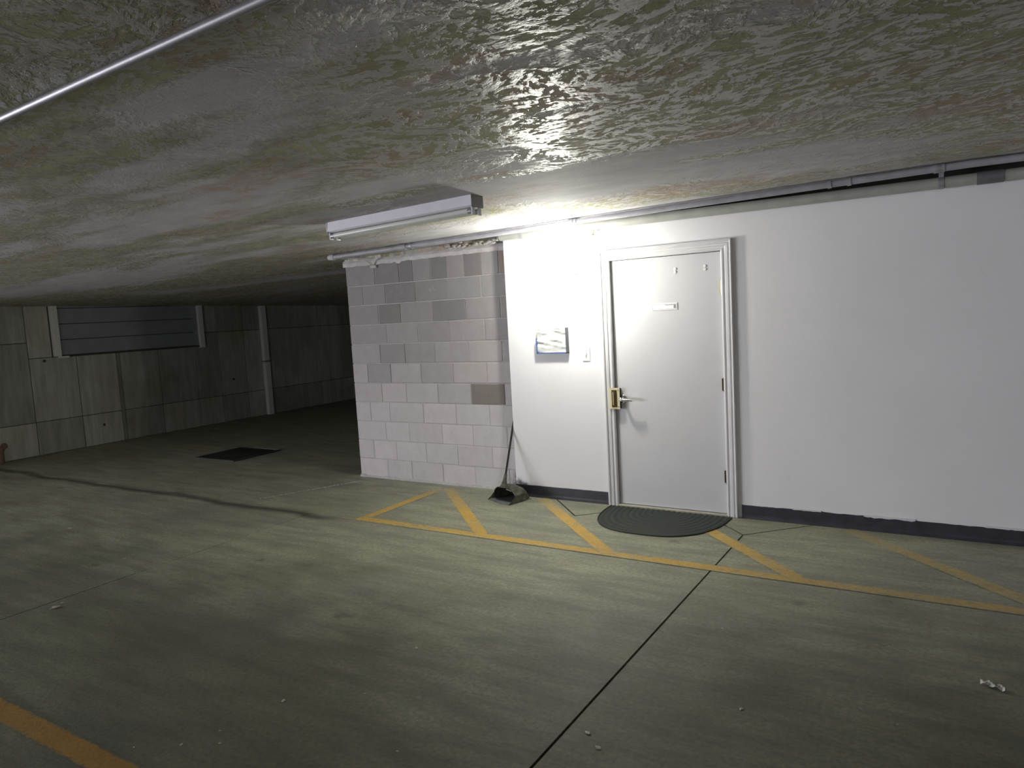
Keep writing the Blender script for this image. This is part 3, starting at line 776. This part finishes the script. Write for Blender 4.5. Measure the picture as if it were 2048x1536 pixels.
bm = B(); tube(bm, [(-5.16, -.05, 2.305), (-5.16, .02, 2.27), (-5.16, .10, 2.225)], [.014, .009, .009], 10); ball(bm, (-5.15, -.05, 2.295), .022, 1.6, 1, .8, 10); box(bm, -5.19, -5.13, .085, .112, 2.20, 2.228)
mk('bracket', bm, M_CAP, cp, smooth=True)

wp = empty('sprinkler_main', (-1, -.06, 2.35), 'thick pale grey painted pipe running along the head of white wall', 'pipe')
qy = -.058
def qz(x): return 2.338
xs2 = [-3.50, -3.2, -2.4, -1.6, 0, 3, 8, 8.9]
bm = B(); tube(bm, [(x, qy, qz(x)) for x in xs2], .036, 24); mk('pipe', bm, M_PIPEW, wp, smooth=True)
bm = B(); tube(bm, [(-3.52, qy, qz(0)), (-3.49, qy, qz(0))], [.026, .039], 20); mk('end_cap', bm, M_PIPEW, wp, smooth=True)
for x in (-3.28, -.15, 2.4):
    bm = B(); tube(bm, [(x-.016, qy, qz(x)), (x+.016, qy, qz(x))], .039, 24); box(bm, x-.014, x+.014, qy-.02, qy+.02, qz(x)+.03, ceil_z(x, qy)-.001); mk('clamp', bm, M_GALV, wp, smooth=True)
bm = B(); tube(bm, [(.04, qy, qz(0)), (.18, qy, qz(0))], .040, 24); mk('grooved_coupling', bm, plain('dark_painted_coupling', (.16, .16, .17), .5), wp, smooth=True, label='dark coupling')
# small sprinkler under the pipe left of the door
bm = B(); tube(bm, [(-2.60, qy, qz(0)-.034), (-2.60, qy, qz(0)-.056)], [.014, .012], 12); tube(bm, [(-2.60, qy, qz(0)-.056), (-2.60, qy, qz(0)-.072)], [.006, .006], 10)
sk = mk('sprinkler', bm, M_BRASS, wp, smooth=True, label='small brass sprinkler')
bm = B(); tube(bm, [(-2.60, qy, qz(0)-.072), (-2.60, qy, qz(0)-.075)], [.019, .019], 14); sub('deflector', bm, M_BRASSD, sk, smooth=True)

# ------------------------------------------------------------------ conduit on ceiling, top left
cn = empty('conduit', (-3, -4.27, 2.42), 'slim galvanised conduit crossing the ceiling at upper left', 'pipe')
cyv = -4.35
bm = B(); tube(bm, [(x, cyv, ceil_z(x, cyv)-.014) for x in (-9, -7, -5.5, -4, -3, -2, -1.2, 0, 4)], .0125, 14); mk('tube', bm, M_GALV, cn, smooth=True)
for x in (-2.83, -.4, -5.6):
    bm = B(); tube(bm, [(x-.03, cyv, ceil_z(x, cyv)-.014), (x+.03, cyv, ceil_z(x, cyv)-.014)], .016, 14); mk('coupling', bm, M_GALV, cn, smooth=True)

# ------------------------------------------------------------------ litter
def scrap(x, y, s, label, group=None, name='paper_scrap', elong=1.6, mat=M_LITTER):
    bm = B(); bmesh.ops.create_icosphere(bm, subdivisions=2, radius=s)
    a = random.uniform(0, PI)
    for v in bm.verts:
        r = random.uniform(.45, 1.15); v.co = Vector((v.co.x*r*elong, v.co.y*r, max(-s*.3, v.co.z*r*.45)))
    bmesh.ops.rotate(bm, verts=bm.verts, cent=(0, 0, 0), matrix=Matrix.Rotation(a, 3, 'Z'))
    mz = min(v.co.z for v in bm.verts)
    bmesh.ops.translate(bm, verts=bm.verts, vec=(x, y, .0005-mz))
    mk(name, bm, mat, None, label, 'litter', group)
scrap(-4.80, -3.395, .018, 'crumpled pale scrap by the left floor joint, largest litter on that side', elong=1.9)
scrap(-4.845, -3.33, .007, 'tiny pale crumb just behind the crumpled scrap by the left floor joint')
# folded paper at right
bm = B()
def q3(u, v): return Vector((.05+.085*u, -2.055-.035*u+.035*v, .003+.014*abs(math.sin(u*7+v*2))))
shell(bm, q3, [i/10 for i in range(11)], [i/4 for i in range(5)], .001)
mk('paper_scrap', bm, plain('torn_grey_paper', (.58, .58, .56), .8), None, 'torn crinkled paper lying on the floor at the far right', 'litter')
LG = 'pale litter crumbs on the near floor'
for x, y, s, lab in (
    (-1.263, -3.116, .0095, 'white crumb right of the long floor joint, nearer the door of the two there'),
    (-1.186, -3.187, .0095, 'white crumb right of the long floor joint, nearer the viewer of two'),
    (-.78, -2.681, .008, 'lone white crumb on the floor well right of the long joint'),
    (-2.366, -2.837, .008, 'slim pale sliver on open floor left of the long joint'),
    (-2.585, -3.502, .009, 'pale crumb on dark floor between the yellow bay line and the long joint'),
    (-6.675, -2.364, .011, 'pale sliver far left on the floor, in front of the stained joint'),
    (-5.328, -2.646, .011, 'pale sliver on the left floor just behind the diagonal joint')):
    scrap(x, y, s, lab)
for x, y, s in ((-2.695, -3.929, .006), (-2.859, -4.032, .004), (-2.559, -3.848, .005), (-2.639, -3.79, .004), (-1.869, -3.557, .004),
                (-2.291, -3.291, .005), (-1.06, -1.972, .004), (-4.211, -1.706, .006), (-1.937, -3.355, .003), (-.311, -1.838, .003), (-.225, -2.524, .003)):
    scrap(x, y, s, 'tiny pale crumb of litter scattered on the near concrete floor', LG, 'litter_crumb')
